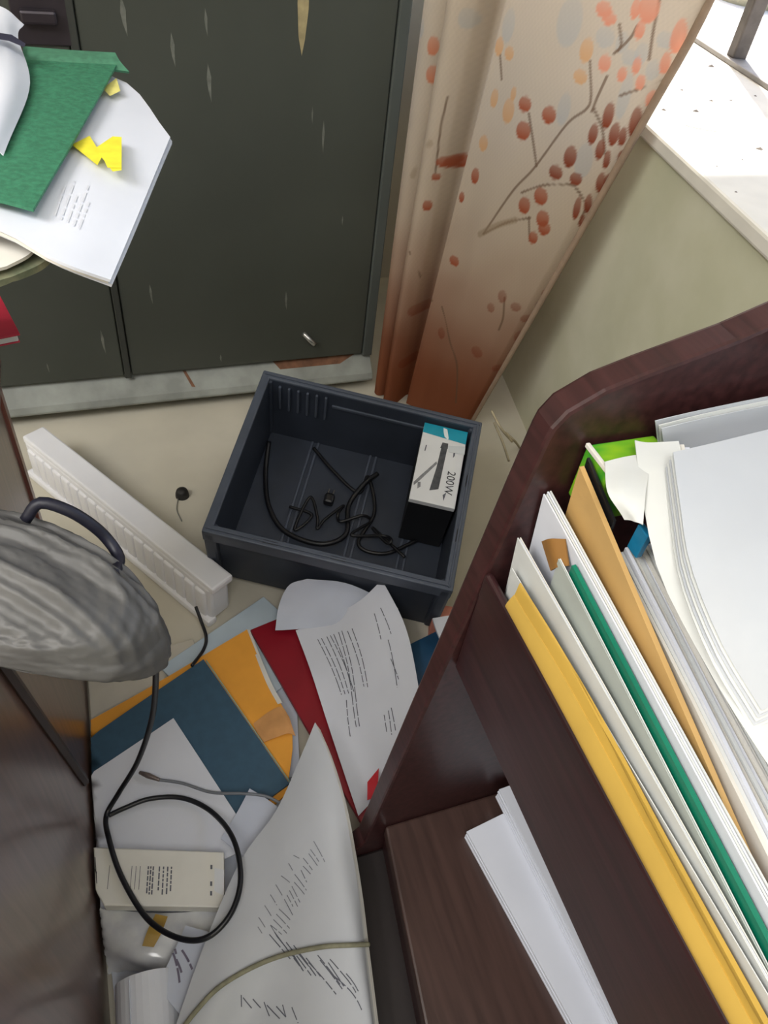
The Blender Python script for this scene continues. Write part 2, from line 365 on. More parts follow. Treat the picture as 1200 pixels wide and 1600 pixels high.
for e in ((781, 72, 8, 12), (797, 82, 10, 9), (773, 152, 8, 14), (795, 172, 13, 18), (803, 145, 6, 10), (755, 225, 10, 12), (916, 80, 12, 15), (907, 118, 13, 9)): ellipse(*e, OR, .85)
for e in ((820, 162, 12, 11), (857, 181, 13, 12), (817, 206, 13, 14), (742, 275, 9, 13), (722, 308, 6, 9), (677, 72, 9, 14), (678, 117, 11, 14), (710, 407, 12, 10), (698, 252, 10, 9), (722, 248, 10, 12), (682, 277, 5, 7), (667, 322, 6, 10), (844, 308, 14, 14), (820, 320, 12, 14), (848, 342, 12, 14), (850, 358, 11, 12), (833, 372, 9, 11)): ellipse(*e, CO if e[1] < 120 else (170, 92, 64), .85)
for e in ((951, 180, 8, 18), (927, 210, 7, 15), (959, 210, 8, 16), (938, 235, 7, 15), (948, 250, 5, 14), (974, 244, 7, 11), (972, 215, 5, 14), (992, 190, 7, 22), (890, 245, 11, 16), (869, 268, 13, 11), (899, 280, 10, 10), (938, 285, 6, 16), (955, 290, 6, 16), (902, 325, 6, 19), (918, 318, 5, 16), (910, 347, 4, 14), (785, 462, 10, 12), (767, 480, 9, 9), (806, 480, 10, 9), (822, 497, 9, 9), (858, 462, 5, 11), (812, 525, 8, 16), (655, 480, 10, 14), (690, 520, 10, 12), (745, 550, 14, 12), (640, 560, 9, 14), (780, 575, 12, 10)): ellipse(*e, DK, .85 if e[1] < 420 else .5)
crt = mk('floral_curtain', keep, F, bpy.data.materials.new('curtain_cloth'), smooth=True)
tag(crt, 'cream curtain with coral leaf print and shade-darkened terracotta hem, hanging by the window', 'curtain')
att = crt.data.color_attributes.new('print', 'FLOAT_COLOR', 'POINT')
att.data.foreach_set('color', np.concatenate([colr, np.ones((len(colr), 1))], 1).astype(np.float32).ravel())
m = crt.data.materials[0]; m.use_nodes = True; n = m.node_tree; n.nodes.clear()
out = n.nodes.new('ShaderNodeOutputMaterial'); mixs = n.nodes.new('ShaderNodeMixShader'); df = n.nodes.new('ShaderNodeBsdfDiffuse'); tr = n.nodes.new('ShaderNodeBsdfTranslucent')
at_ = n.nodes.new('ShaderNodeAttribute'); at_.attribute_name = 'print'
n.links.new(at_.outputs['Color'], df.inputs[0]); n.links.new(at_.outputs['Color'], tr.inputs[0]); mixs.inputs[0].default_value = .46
n.links.new(df.outputs[0], mixs.inputs[1]); n.links.new(tr.outputs[0], mixs.inputs[2]); n.links.new(mixs.outputs[0], out.inputs[0])
mk('hem', *tube([G[-1, j]+nrm[-1, j]*.002 for j in range(0, NV, 20)]+[G[-1, -1]], .0085, 60, 8), mat('hem_beige', (150, 128, 108), .85, .08, 40), crt, smooth=True)
rod0, rod1 = line(cl0, cl1, np.array(2.24)), line(cr0, cr1, np.array(2.24))
rd = (rod1-rod0)/np.linalg.norm(rod1-rod0)
mk('curtain_rod', *tube([rod0-rd*.12, rod1+rd*.02], .011, 4, 12), mat('rod_metal', (150, 140, 120), .4, .1, 20, metal=.8), crt, smooth=True)

# ------------------------------------------------------------------ desk on the left
DX = -.17
desk = thing('wooden_desk', (-.52, .25, 0), 'glossy red-brown wooden desk whose side panel stands along the left edge', 'desk')
YF = .945
mk('desk_top', *box(-.88, -.158, -.6, YF+.01, .72, .75, .006), mat('desk_top_veneer', (96, 68, 58), .35, .22, 6, (14, 1.2, 14), .04, .5, coat=.3), desk)
mk('side_panel', *box(DX-.022, DX, -.55, YF-.03, .0, .72, .002), wood_desk, desk)
mk('edge_post', *box(DX-.03, DX+.004, YF-.03, YF, 0, .72, .006), mat('post_red_wood', (110, 58, 42), .35, .3, 6, (18, 18, 1.2), .05, coat=.3), desk)
mk('side_panel', *box(-.86, -.838, -.55, YF, .0, .72, .002), wood_desk, desk)
mk('back_panel', *box(-.84, DX-.02, YF-.05, YF-.035, .12, .72, .002), wood_desk, desk)
g0, g1 = at(0, 1040, 'x', DX), at(130, 1222, 'x', DX)
gd = (g1-g0)/np.linalg.norm(g1-g0); gn = np.cross(gd, [1, 0, 0])
mk('panel_dark_line', *tube([g0-gd*.02+[.002, 0, 0], g1+[.002, 0, 0]], .0075, 4, 6), mat('panel_line_dark', (46, 30, 26), .5, .2, 30), desk)  # thin dark bar laid along a slanting line on the panel

# pile on the desk top, overhanging its edge
c_red = mat('red_cover', (196, 44, 66), .5, .06, 20)
rb = thing('red_book', (-.22, .86, .75), 'red covered book, lowest in the pile on the desk corner', 'book')
A = Z(31, 521, .80); MR = Matrix.Translation(A) @ Matrix.Rotation(math.radians(14), 4, 'Z')
mk('pages', *box(-.155, -.003, .003, .215, -.012, -.003, .001, MR), paper_w, rb)
mk('cover', *merge(box(-.16, 0, 0, .22, -.003, .0, .0008, MR), box(-.16, -.002, .002, .22, -.014, -.012, .0008, MR), box(-.163, -.158, 0, .22, -.014, 0, .001, MR)), c_red, rb)
def bundle(name, x0, x1, y0, y1, z0, z1, n, mm, label, cat, rot=0, group=None, jit=.006):
    t = thing(name, ((x0+x1)/2, (y0+y1)/2, z0), label, cat, group); h = (z1-z0)/n
    for i in range(n):
        M = Matrix.Translation(((x0+x1)/2+rng.uniform(-jit, jit), (y0+y1)/2+rng.uniform(-jit, jit), z0+i*h)) @ Matrix.Rotation(math.radians(rot+rng.uniform(-1.5, 1.5)), 4, 'Z')
        mk('sheet', *box(-(x1-x0)/2, (x1-x0)/2, -(y1-y0)/2, (y1-y0)/2, 0, h*.86, .0006, M), mm[i % len(mm)], t)
    return t
moss = mat('mottled_cover', (150, 148, 118), .8, rgb2=(92, 100, 78), scale=40)
bundle('document_bundle', -.37, -.182, .66, .935, .75, .785, 5, [moss, paper_w, paper_o], 'offwhite document bundle directly on the desk top under red book', 'papers')
bundle('document_bundle', -.37, -.165, .62, .90, .801, .90, 8, [moss, paper_w, paper_o, paper_w, moss, paper_w], 'olive and cream document bundle between red book and mottled folder', 'papers')
bundle('document_bundle', -.37, -.145, .55, .86, .90, 1.0, 8, [paper_o, paper, paper_w], 'offwhite document bundle just below the mottled folder', 'papers')
mf = thing('mottled_folder', (-.2, .72, 1.0), 'olive mottled folder corner peeping out under the white overhanging document', 'folder')
sheet('cover', [[Z(-260, 330, 1.014), Z(-60, 345, 1.014), Z(85, 392, 1.012)], [Z(-260, 390, 1.014), Z(-60, 395, 1.014), Z(64, 412, 1.012)], [Z(-260, 470, 1.014), Z(-60, 452, 1.014), Z(20, 432, 1.012)]], moss, mf, t=.006)
sheet('page', [[Z(-260, 330, 1.022), Z(-60, 345, 1.022), Z(60, 380, 1.020)], [Z(-260, 380, 1.022), Z(-60, 385, 1.022), Z(44, 398, 1.020)], [Z(-260, 440, 1.022), Z(-60, 430, 1.022), Z(10, 416, 1.020)]], paper_w, mf, t=.003)
doc = thing('overhanging_document', (-.2, .75, 1.035), 'white stapled document with yellow flags jutting out under green folder', 'document')
for k, (dz, dpx, mm) in enumerate(((0, (0, 0), paper), (.004, (-6, -4), paper_w), (.007, (-3, -7), paper))):
    o, p = sheet('page', [[Z(-260, 330+dpx[1], 1.042+dz), Z(-30, 355+dpx[1], 1.042+dz), Z(90+dpx[0], 412+dpx[1], 1.03+dz), Z(176+dpx[0], 444+dpx[1], 1.012+dz)],
                          [Z(-220, 200, 1.042+dz), Z(0, 225, 1.043+dz), Z(130, 290, 1.038+dz), Z(222+dpx[0], 335+dpx[1], 1.022+dz)],
                          [Z(-180, 60, 1.042+dz), Z(40, 100, 1.044+dz), Z(190, 125, 1.040+dz), Z(269+dpx[0], 221+dpx[1], 1.028+dz)]], mm, doc, t=.003, wob=.001)
    last = p
# faint print and yellow flags on the top page
mk('printed_text', *last.lines(rows(.60, .72, 5, .25, .52), axis='u', w=.008), mat('faint_ink', (204, 206, 213), .8, .02, 50), doc)
def on(p, pts, h=.001): return np.array([p.at(np.array(u), np.array(v), h) for u, v in pts])
def quadp(px, z): return flat([Z(x, y, z) for x, y in px])
mk('yellow_flag', *merge(quadp([(112, 226), (140, 212), (160, 244), (152, 258)], 1.052), quadp([(148, 232), (176, 213), (190, 214), (190, 266), (176, 268)], 1.053), quadp([(160, 244), (176, 252), (190, 262), (168, 262)], 1.0535)), mat('flag_yellow', (240, 226, 60), .6, .08, 60), doc)
mk('yellow_flag', *quadp([(160, 138), (182, 122), (188, 142), (172, 150)], 1.053), mat('flag_pale_yellow', (232, 222, 130), .6, .08, 60), doc)
gf = thing('green_folder', (-.22, .85, 1.055), 'green cloth textured folder lying on the overhanging document', 'folder')
m_green = mat('green_cloth', (52, 116, 86), .75, .18, 160, bump=.2)
sheet('cover', [[Z(-260, 270, 1.060), Z(-60, 300, 1.061), Z(0, 312, 1.061), Z(52, 326, 1.058)], [Z(-200, 160, 1.062), Z(-10, 190, 1.064), Z(60, 198, 1.064), Z(118, 214, 1.060)], [Z(-150, 70, 1.062), Z(35, 80, 1.064), Z(110, 88, 1.064), Z(184, 98, 1.060)]], m_green, gf, t=.003)
sheet('spine_flap', [[Z(36, 72, 1.0655), Z(110, 78, 1.066), Z(180, 82, 1.066)], [Z(36, 84, 1.066), Z(110, 90, 1.066), Z(188, 96, 1.062)], [Z(36, 94, 1.064), Z(112, 100, 1.063), Z(202, 112, 1.054)]], mat('green_cloth_edge', (70, 124, 96), .75, .15, 120), gf, t=.003)
wr = thing('crumpled_paper', (-.22, .9, 1.065), 'crumpled white paper draped over the left end of green folder', 'paper')
sheet('sheet', [[Z(-190, 190, 1.072), Z(-60, 215, 1.072), Z(-20, 225, 1.074), Z(6, 240, 1.069)], [Z(-180, 120, 1.074), Z(-40, 130, 1.080), Z(10, 128, 1.085), Z(46, 134, 1.070)], [Z(-170, 70, 1.074), Z(-30, 60, 1.090), Z(8, 52, 1.088), Z(28, 60, 1.075)], [Z(-160, 20, 1.074), Z(-40, 8, 1.082), Z(5, 14, 1.09), Z(38, 36, 1.08)]], paper, wr, nu=24, nv=24, wob=.004)
mk('clip_band', *quadp([(-10, 50), (18, 54), (40, 68), (38, 74), (14, 64), (-10, 60)], 1.0925), mat('clip_dark', (50, 50, 70), .5, .1, 30), wr)

# grey bag slumped over the desk edge
bag = thing('grey_bag', (-.17, .52, .75), 'crumpled shiny grey plastic bag slumped over the desk edge', 'bag')
m_bag = mat('bag_grey', (94, 93, 92), .5, rgb2=(80, 79, 78), scale=9, detail=5, spec=.35, bump=.15)
bm = bmesh.new(); bmesh.ops.create_icosphere(bm, subdivisions=6, radius=1)
BC = np.array([-.152, .505, .755]); ax = Z(250, 930, .78)-Z(-40, 850, .78); ax = ax/np.linalg.norm(ax); ay = np.array([-ax[1], ax[0], 0])
ks = [(rng.normal(size=3)*np.array([.55, 1.5, 1.2])*k, rng.uniform(0, 6.3), 1/k**.75) for k in (1.6, 2.3, 3.2, 4.5, 6, 8, 11, 15, 20, 26)]
V = []
for v in bm.verts:
    d = np.array(v.co[:]); w = 0
    for kk, ph, am in ks: w += am*(1-2*abs(math.sin(kk@d+ph)))
    w2 = np.sign(d)*np.abs(d)**.85
    r = 1+.02*w
    p = BC+ax*w2[0]*.158*(1+.012*w)+ay*(w2[1]*.078*(1+.016*w)+.017)+np.array([0, 0, 1])*(max(w2[2], 0)*(.062*r+.007*w) + min(w2[2], 0)*.02)
    over = p[0]+.148
    p[2] = max(p[2], .7515) if over < 0 else p[2]-over*over*3.0*(1 if w2[2] < .4 else .7)
    V.append(p)
bm.verts.index_update(); F = [[v.index for v in f.verts] for f in bm.faces]; bm.free()
mk('bag_body', V, F, m_bag, bag, smooth=True)
mk('carry_strap', *tube([Z(40, 812, .80), Z(62, 786, .815), Z(105, 797, .805), Z(142, 819, .785), Z(168, 843, .765), Z(186, 872, .755), Z(178, 898, .765)], .006, 24, 8), mat('strap_navy', (26, 26, 40), .5, .1, 30), bag, smooth=True)

# ------------------------------------------------------------------ white ribbed packing tray
tray = thing('packing_tray', (-.04, 1.24, .0), 'long white ribbed plastic packing tray lying before the steel cabinet', 'tray')
m_tr = mat('tray_white', (240, 240, 244), .35, .02, 10, spec=.5)
TZ = .115
a0, a1 = Z(66, 672, TZ), Z(357, 902, TZ); td = (a1-a0)/np.linalg.norm(a1-a0); tn = np.array([td[1], -td[0], 0])
if tn@(CP-a0) < 0: tn = -tn
TL = np.linalg.norm(a1-a0); MT = Matrix([[td[0], tn[0], 0, a0[0]], [td[1], tn[1], 0, a0[1]], [0, 0, 1, 0], [0, 0, 0, 1]])
mk('tray_shell', *merge(box(0, TL, 0, .052, .012, TZ, .008, MT), box(-.006, TL+.006, -.008, .050, TZ-.014, TZ+.006, .005, MT), box(-.004, TL+.004, .040, .066, .0, .020, .006, MT)), m_tr, tray, smooth=False)
nr = 19
rv, rf = box(-.0155, .0155, .046, .058, .012, TZ-.018, .005)
rib = None
for i in range(nr):
    x = .03+(TL-.06)*i/(nr-1)
    V = np.array([(MT @ Vector((v[0]+x, v[1], v[2])))[:] for v in rv]); c = V.mean(0); c[2] = V[:, 2].min()
    if rib is None: rib = mk('rib', V, rf, m_tr, tray, smooth=True); rib0 = c
    else:
        o = rib.copy(); COL.objects.link(o); o.parent = tray; o.location = rib.location+Vector(c-rib0)

# ------------------------------------------------------------------ crate
m_cr = mat('crate_slate', (52, 58, 70), .5, .1, 12, spec=.4)
m_crr = mat('crate_slate_lit', (76, 83, 96), .5, .1, 12, spec=.45)  # same slate plastic, lightened so the rim's highlights sit in the colour
cq = (0.423, 1.101, 0.276, 0.519, 0.438, -0.494, 0.247, 0.053)
RM = Matrix.Rotation(cq[5], 4, 'Z') @ Matrix.Rotation(cq[7], 4, 'Y') @ Matrix.Rotation(cq[6], 4, 'X')
MC = Matrix.Translation(cq[:3]) @ RM          # local z = 0 at the rim
CL, CWd, CH = .519, .438, .215
crate = thing('plastic_crate', (.423, 1.101, .0), 'dark slate blue plastic crate tilted open towards the papers', 'crate')
hx, hy, w = CL/2, CWd/2, .008
ins = .012
mk('wall_panel', *merge(box(-hx+ins, hx-ins, hy-ins-w, hy-ins, -CH, -.004, .002, MC), box(-hx+ins, hx-ins, -hy+ins, -hy+ins+w, -CH, -.004, .002, MC),
                        box(-hx+ins, -hx+ins+w, -hy+ins, hy-ins, -CH, -.004, .002, MC), box(hx-ins-w, hx-ins, -hy+ins, hy-ins, -CH, -.004, .002, MC)), m_cr, crate)
mk('bottom', *box(-hx+ins, hx-ins, -hy+ins, hy-ins, -CH-.004, -CH+.006, .002, MC), m_cr, crate)
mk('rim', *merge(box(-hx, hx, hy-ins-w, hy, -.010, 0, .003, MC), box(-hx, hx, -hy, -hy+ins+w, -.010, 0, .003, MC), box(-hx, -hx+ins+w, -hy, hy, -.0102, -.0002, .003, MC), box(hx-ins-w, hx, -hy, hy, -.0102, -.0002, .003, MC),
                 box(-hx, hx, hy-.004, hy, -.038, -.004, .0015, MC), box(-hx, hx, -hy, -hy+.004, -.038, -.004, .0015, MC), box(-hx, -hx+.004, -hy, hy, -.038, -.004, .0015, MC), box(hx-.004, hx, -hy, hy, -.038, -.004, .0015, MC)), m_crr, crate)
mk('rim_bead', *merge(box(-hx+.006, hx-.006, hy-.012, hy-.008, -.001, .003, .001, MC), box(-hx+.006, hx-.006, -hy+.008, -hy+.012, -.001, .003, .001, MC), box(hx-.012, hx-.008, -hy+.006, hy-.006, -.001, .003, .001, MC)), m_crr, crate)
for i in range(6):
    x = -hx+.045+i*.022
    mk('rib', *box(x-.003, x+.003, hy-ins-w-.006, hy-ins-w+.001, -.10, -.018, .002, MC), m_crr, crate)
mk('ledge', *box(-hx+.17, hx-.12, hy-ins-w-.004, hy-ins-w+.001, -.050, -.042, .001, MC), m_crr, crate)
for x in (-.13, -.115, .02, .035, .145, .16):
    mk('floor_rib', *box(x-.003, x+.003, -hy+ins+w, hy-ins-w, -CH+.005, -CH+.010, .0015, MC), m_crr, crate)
for y in (-.09, .05): mk('rim_slot', *box(hx-.014, hx-.007, y-.016, y+.016, -.002, .0008, .0008, MC), black, crate)
for x in (-.12, .02): mk('rim_slot', *box(x-.016, x+.016, -hy+.007, -hy+.014, -.002, .0008, .0008, MC), black, crate)
for sx in (-1, 1):
    for sy in (-1, 1): mk('corner_post', *box(sx*(hx-.014)-.014, sx*(hx-.014)+.014, sy*(hy-.014)-.014, sy*(hy-.014)+.014, -CH+.01, -.006, .006, MC), m_cr, crate)
def inC(x, y, z): return np.array((MC @ Vector((x, y, z)))[:])
MCI = MC.inverted()
def cr(px, py, h):
    """Point in the crate at height h above its bottom, on the sight line through a pixel."""
    d = Vector(ray(px, py)); a = MCI @ Vector(CP); b = (MCI.to_3x3() @ d); t = (-CH+.006+h-a.z)/b.z; return np.array((MC @ (a+b*t))[:])
cb = tag(mk('coiled_cable', *tube([cr(x, y, h) for x, y, h in ((420, 690, .035), (415, 740, .012), (420, 790, .012), (445, 830, .012), (500, 850, .02), (540, 835, .02), (545, 790, .02), (570, 755, .03), (590, 740, .03))], .006, 90, 8), black, smooth=True), 'thick black cable running round the crate floor', 'cable')
V = []
q = []
for i in range(19):
    t = i/18; q.append(cr(470+t*140+rng.uniform(-26, 26), 800+t*45+rng.uniform(-32, 26), rng.uniform(.012, .045)))
tag(mk('tangled_cable', *tube(q, .0038, 260, 6), black, smooth=True), 'tangled thin black cable heaped along the crate front', 'cable')
plg = thing('power_plug', cr(514, 780, .006), 'small black plug lying mid crate floor', 'plug')
c = MCI @ Vector(cr(514, 782, .012)); mk('plug_body', *box(c.x-.012, c.x+.012, c.y-.014, c.y+.014, c.z-.006, c.z+.016, .006, MC), black, plg)
mk('plug_pin', *merge(*[box(c.x+s-.002, c.x+s+.002, c.y+.012, c.y+.030, c.z+.002, c.z+.006, .001, MC) for s in (-.006, .006)]), mat('pin_metal', (120, 120, 120), .3, .1, 30, metal=.9), plg)
tag(mk('black_cable', *tube([cr(x, y, h) for x, y, h in ((490, 700, .01), (520, 735, .012), (560, 770, .014), (575, 745, .02), (585, 800, .02), (560, 850, .012), (600, 865, .012), (650, 845, .012))], .0045, 80, 8), black, smooth=True), 'thin black cable looping between plug and carton', 'cable')

# printed lamp carton in the crate
LZ = -.020
def crz(px, py, lz): d = Vector(ray(px, py)); a = MCI @ Vector(CP); b = MCI.to_3x3() @ d; t = (lz-a.z)/b.z; return a+b*t
k0, k1, k2, k3 = [crz(*p, LZ) for p in ((673, 656), (741, 669), (716, 789), (646, 770))]
cx = (k0+k1+k2+k3)/4; ux = ((k1-k0)+(k2-k3))/2; uy = ((k0-k3)+(k1-k2))/2; cw, clen = ux.length, uy.length
ux.normalize(); uy = (uy-ux*(uy.dot(ux))).normalized(); uz = Vector((0, 0, 1))
cx.x = min(cx.x, hx-ins-w-cw/2-.006); cx.y = min(cx.y, hy-ins-w-clen/2-.004)
MB = MC @ Matrix([[ux.x, uy.x, 0, cx.x], [ux.y, uy.y, 0, cx.y], [0, 0, 1, LZ], [0, 0, 0, 1]])
car = thing('lamp_carton', MB @ Vector((0, 0, -.15)), 'white carton with teal band printed 200W standing in the crate corner', 'carton')
a, b = cw/2, clen/2
mk('box_body', *box(-a+.001, a-.001, -b+.001, b-.001, -CH-LZ+.012, -.012, .001, MB), mat('carton_black', (22, 23, 27), .6, .1, 20), car)
mk('lid', *box(-a, a, -b, b, -.014, 0, .0012, MB), mat('carton_white', (222, 224, 226), .5, .02, 20), car)
def onB(pts, h=.0006): return flat([(MB @ Vector((x*a, y*b, h)))[:] for x, y in pts])
mk('teal_band', *onB([(-1, 1), (1, 1), (1, .66), (-1, .74)]), mat('teal_print', (20, 150, 176), .45, .05, 30), car)
mk('slash_logo', *onB([(-.12, .97), (.06, .95), (.20, .72), (.16, .68), (.0, .74), (-.08, .86)], .0009), mat('logo_white', (228, 236, 238), .5, .02, 20), car)
mk('lamp_picture', *merge(onB([(-.05, .46), (.22, .50), (.16, -.62), (-.22, -.70), (-.1, -.1)]), onB([(-.04, .58), (.22, .58), (.24, .44), (-.1, .42)], .0008)), mat('print_dark_grey', (74, 76, 80), .6, .25, 120), car)
mk('cord_picture', *merge(onB([(-.15, .06), (-.1, .0), (-.72, -.52), (-.92, -.66), (-.95, -.58), (-.76, -.42)]), onB([(-.78, -.56), (-.66, -.54), (-.62, -.66), (-.74, -.72)])), mat('print_mid_grey', (130, 132, 136), .6, .2, 100), car)
tv, tf = text_mesh('200W', .026)
tv = tv-np.array([tv[:, 0].mean(), tv[:, 1].mean(), 0]); tc_ = [(MB @ Vector((.62*a+v[1], -.30*b-v[0]*.95, .0008)))[:] for v in tv]
mk('printed_text', tc_, tf, ink_d, car)
o = mk('printed_mark', *merge(onB([(.38, -.74), (.52, -.66), (.46, -.88)]), onB([(-.75, .42), (-.70, .42), (-.72, .26), (-.77, .26)]), onB([(.52, .36), (.60, .40), (.60, .30), (.54, .24)])), ink, car); o['kind'] = 'stuff'
mk('torn_tape', *merge(onB([(.22, .52), (1.0, .60), (1.02, .38), (.3, .36)], .0015)), mat('tape_clear', (206, 212, 216), .25, .02, 20), car)

# ------------------------------------------------------------------ rack on the right
rack = thing('wooden_rack', (.52, .0, 0), 'dark mahogany two tier document rack with a curved end panel', 'rack')
YP = .43
out_ = [(at(px, py, 'y', YP)[0], at(px, py, 'y', YP)[2]) for px, py in ((560, 1290), (640, 1100), (700, 960), (790, 745), (829, 655), (838, 638), (862, 612), (920, 578), (985, 552), (1050, 528), (1120, 502), (1200, 467))]
poly = [(.205, .0), (.212, .08)]+out_+[(.58, 1.10), (.66, 1.115), (.72, 1.12), (.755, 1.11), (.755, .0)]
mk('end_panel', *prism(poly, YP-.030, YP, .004), wood_d, rack)
mk('end_panel', *prism([(x-.03, z) for x, z in poly], -.29, -.26, .004), wood_d, rack)
RX, RZ, TBZ = .3065, .795, .655
mk('front_rail', *box(RX, RX+.010, -.26, YP-.030, TBZ-.03, RZ, .004), mat('rail_mahogany', (46, 23, 25), .4, .3, 5, (18, 1.2, 18), .05, coat=.2), rack)
mk('tray_board', *box(RX+.004, .737, -.26, YP-.030, TBZ-.018, TBZ, .002), wood_d, rack)
mk('back_board', *box(.737, .753, -.26, YP-.030, .10, 1.0, .002), wood_d, rack)
s0, s1 = Z(602, 1292, .18), Z(664, 1600, .18); sd = (s1-s0)/(s1[1]-s0[1])
P_ = lambda y: (s0+sd*(y-s0[1]))[0]
mk('lower_shelf', *prism([(P_(YP-.03), YP-.03), (.736, YP-.03), (.736, -.26), (P_(-.26), -.26)], .152, .18, .004, axis='z'), wood_shelf, rack)
mk('plinth', *prism([(P_(YP-.03)-.055, YP-.03), (P_(YP-.03)+.03, YP-.03), (P_(-.26)+.03, -.26), (P_(-.26)-.055, -.26)], .0, .085, .004, axis='z'), mat('plinth_shade_wood', (30, 22, 22), .5, .2, 8), rack)  # added base board; its black stands in for the shade below the shelf
mk('kick_board', *prism([(P_(YP-.03)+.006, YP-.03), (P_(YP-.03)+.024, YP-.03), (P_(-.26)+.024, -.26), (P_(-.26)+.006, -.26)], .085, .152, .002, axis='z'), wood_d, rack)

# papers on the lower shelf
def slab_stack(name, px, z0, z1, n, L, Wd, mm, label, cat, ang=0):
    c = Z(*px, z1); c[1] = min(c[1], .397-Wd*math.sin(math.radians(ang))); t = thing(name, (c[0]+Wd/2, c[1]-L/2, z0), label, cat); h = (z1-z0)/n
    for i in range(n):
        M = Matrix.Translation((c[0], c[1], z0+.0004+i*h)) @ Matrix.Rotation(math.radians(ang), 4, 'Z') @ Matrix.Translation((rng.uniform(-.0012, .0012), rng.uniform(-.0012, .0012), 0))
        mk('sheet', *box(0, Wd, -L, 0, 0, h*.9, .0005, M), mm, t)
    return t
slab_stack('paper_stack', (730, 1298), .18, .205, 5, .45, .21, paper, 'lower white paper stack on the rack shelf, nearer the viewer', 'papers', ang=8)
slab_stack('paper_stack', (754, 1176), .205, .232, 5, .45, .21, paper, 'upper white paper stack on the rack shelf, reaching further under the tray', 'papers', ang=3)

# files standing in the upper tray
GRP = 'files standing in the upper tray'
YN = -.16
def file(name, label, cat, px, xt, yf, th, m, n=1, zb=TBZ, gap=.0005, mats=None, curl=.0, rough_top=.0, parts='sheet', lean=.055, far=None, yn=YN, bow=0):
    """A standing file of n sheets leaning over the rail; its top edge runs from far through (px, 1200) at x = xt."""
    q0 = at(*far, 'x', xt+.002); yf = min(q0[1], .398); q1 = at(px, 1200, 'x', xt); t = thing(name, (xt+lean, (yf+yn)/2, zb), label, cat, GRP)
    if q0[1] > yf:                                  # the end panel stops it: keep its top edge straight
        zs = np.linspace(.75, 1.1, 1401); P2 = proj(np.stack([0*zs+xt+.002, 0*zs+yf, zs], -1)); e = np.array([px-far[0], 1200-far[1]])
        q0 = np.array([xt+.002, yf, zs[np.argmin(np.abs((P2[:, 0]-far[0])*e[1]-(P2[:, 1]-far[1])*e[0]))]])
    for i in range(n):
        r_, yy = rng.uniform(-rough_top, rough_top*.2), yf-rng.uniform(0, rough_top*1.3); C = []
        for k, y in enumerate(np.linspace(yy, yn, 5)):
            a = (yf-y)/(yf-q1[1]); p = q0+(q1-q0)*a; x = p[0]+i*th-bow*math.sin(math.pi*min(a, 1)); zz_ = p[2]+r_
            w = curl*math.sin(k*1.7+i*.5)
            C.append([[x+.10*(zz_-zb)*(1-f)+w*f, y, zb+.0005+(zz_-zb)*f] for f in (0, .5, .85, 1)])
        sheet(parts, C, (mats or [m])[i % len(mats or [m])], t, t=th-gap, nu=12, nv=8, face=(-1, 0, .0001))
    return t
m_mus = mat('envelope_mustard', (186, 150, 62), .75, .10, 9, detail=6)
m_kraft = mat('envelope_kraft', (196, 158, 98), .75, .08, 12, detail=6)
m_kraft2 = mat('envelope_brown', (140, 98, 44), .75, .1, 12, detail=6)
m_bg = mat('binder_green', (0, 112, 86), .45, .06, 20)
# stuffed mustard envelope bulging over the rail
me_ = thing('mustard_envelope', (.33, .1, TBZ), 'stuffed mustard yellow envelope bulging over the front rail of the rack', 'envelope', GRP)
C = []
for k, (y, x0, xr, zr) in enumerate(((.350, .3045, .312, .838), (.25, .3045, .313, .842), (.12, .304, .311, .838), (.0, .304, .310, .836), (YN, .304, .310, .835))):
    C.append([[x0+.003, y, RZ+.004], [x0, y, RZ+.012], [x0+.003, y-.003, zr-.014], [xr-.001, y, zr], [xr+.003, y, zr-.012], [xr+.006, y, RZ+.004]])
o, mp_ = sheet('envelope_body', C, m_mus, me_, t=.002, nu=24, nv=30, wob=.0012, face=(-1, 0, 1))
o, _ = sheet('envelope_flap', [[p_+np.array([-.0005, -.0, .0012]) for p_ in (mp_.at(np.array(u), np.array(v)) for v in (.05, .15, .28, .40))] for u in (.0, .25, .5, .75, 1.)], mat('envelope_mustard_flap', (196, 160, 72), .75, .08, 9), me_, t=.0015, nu=20, nv=8, face=(-1, 0, 1))
file('white_file', 'short white file peeping out between mustard envelope and taller white files', 'file', 986, .3160, .396, .0012, paper_o, 2, rough_top=.003, far=(798, 886))
file('paper_bundle', 'dog-eared offwhite paper bundle beside the mustard envelope', 'papers', 1010, .3205, .394, .0015, paper_o, 4, rough_top=.004, mats=[paper_o, paper, paper_w], curl=.0002, far=(806, 838))
tf_ = file('brown_tab_file', 'thin grey file with brown tab standing just left of the green binder', 'file', 1038, .3290, .380, .0015, mat('grey_sheet', (172, 178, 172), .75, .06, 12), 2, mats=[mat('grey_sheet', (172, 178, 172)), paper_o], far=(872, 874))
c0, c1, c2, c3 = [at(*p, 'x', x) for p, x in (((846, 846), .334), ((882, 842), .338), ((888, 884), .336), ((860, 892), .333))]
sheet('brown_tab', [[c0, (c0+c3)/2, c3], [(c0+c1)/2+[-.004, 0, .003], (c0+c1+c2+c3)/4+[-.004, 0, .003], (c2+c3)/2+[-.003, 0, .002]], [c1, (c1+c2)/2, c2]], m_kraft2, tf_, t=.002)
file('green_binder', 'slim dark green binder standing among white files', 'binder', 1057, .3325, .372, .0045, m_bg, 1, parts='cover', far=(893, 884))
file('folded_bundle', 'tall folded white bundle between green binder and kraft envelope', 'papers', 1084, .3380, .398, .0020, paper, 4, rough_top=.002, mats=[paper, paper_o], curl=.0006, far=(846, 764))
file('kraft_envelope', 'tall kraft brown envelope standing behind the folded white bundle', 'envelope', 1106, .3520, .398, .005, m_kraft, 1, parts='envelope_body', far=(905, 730), bow=.001)
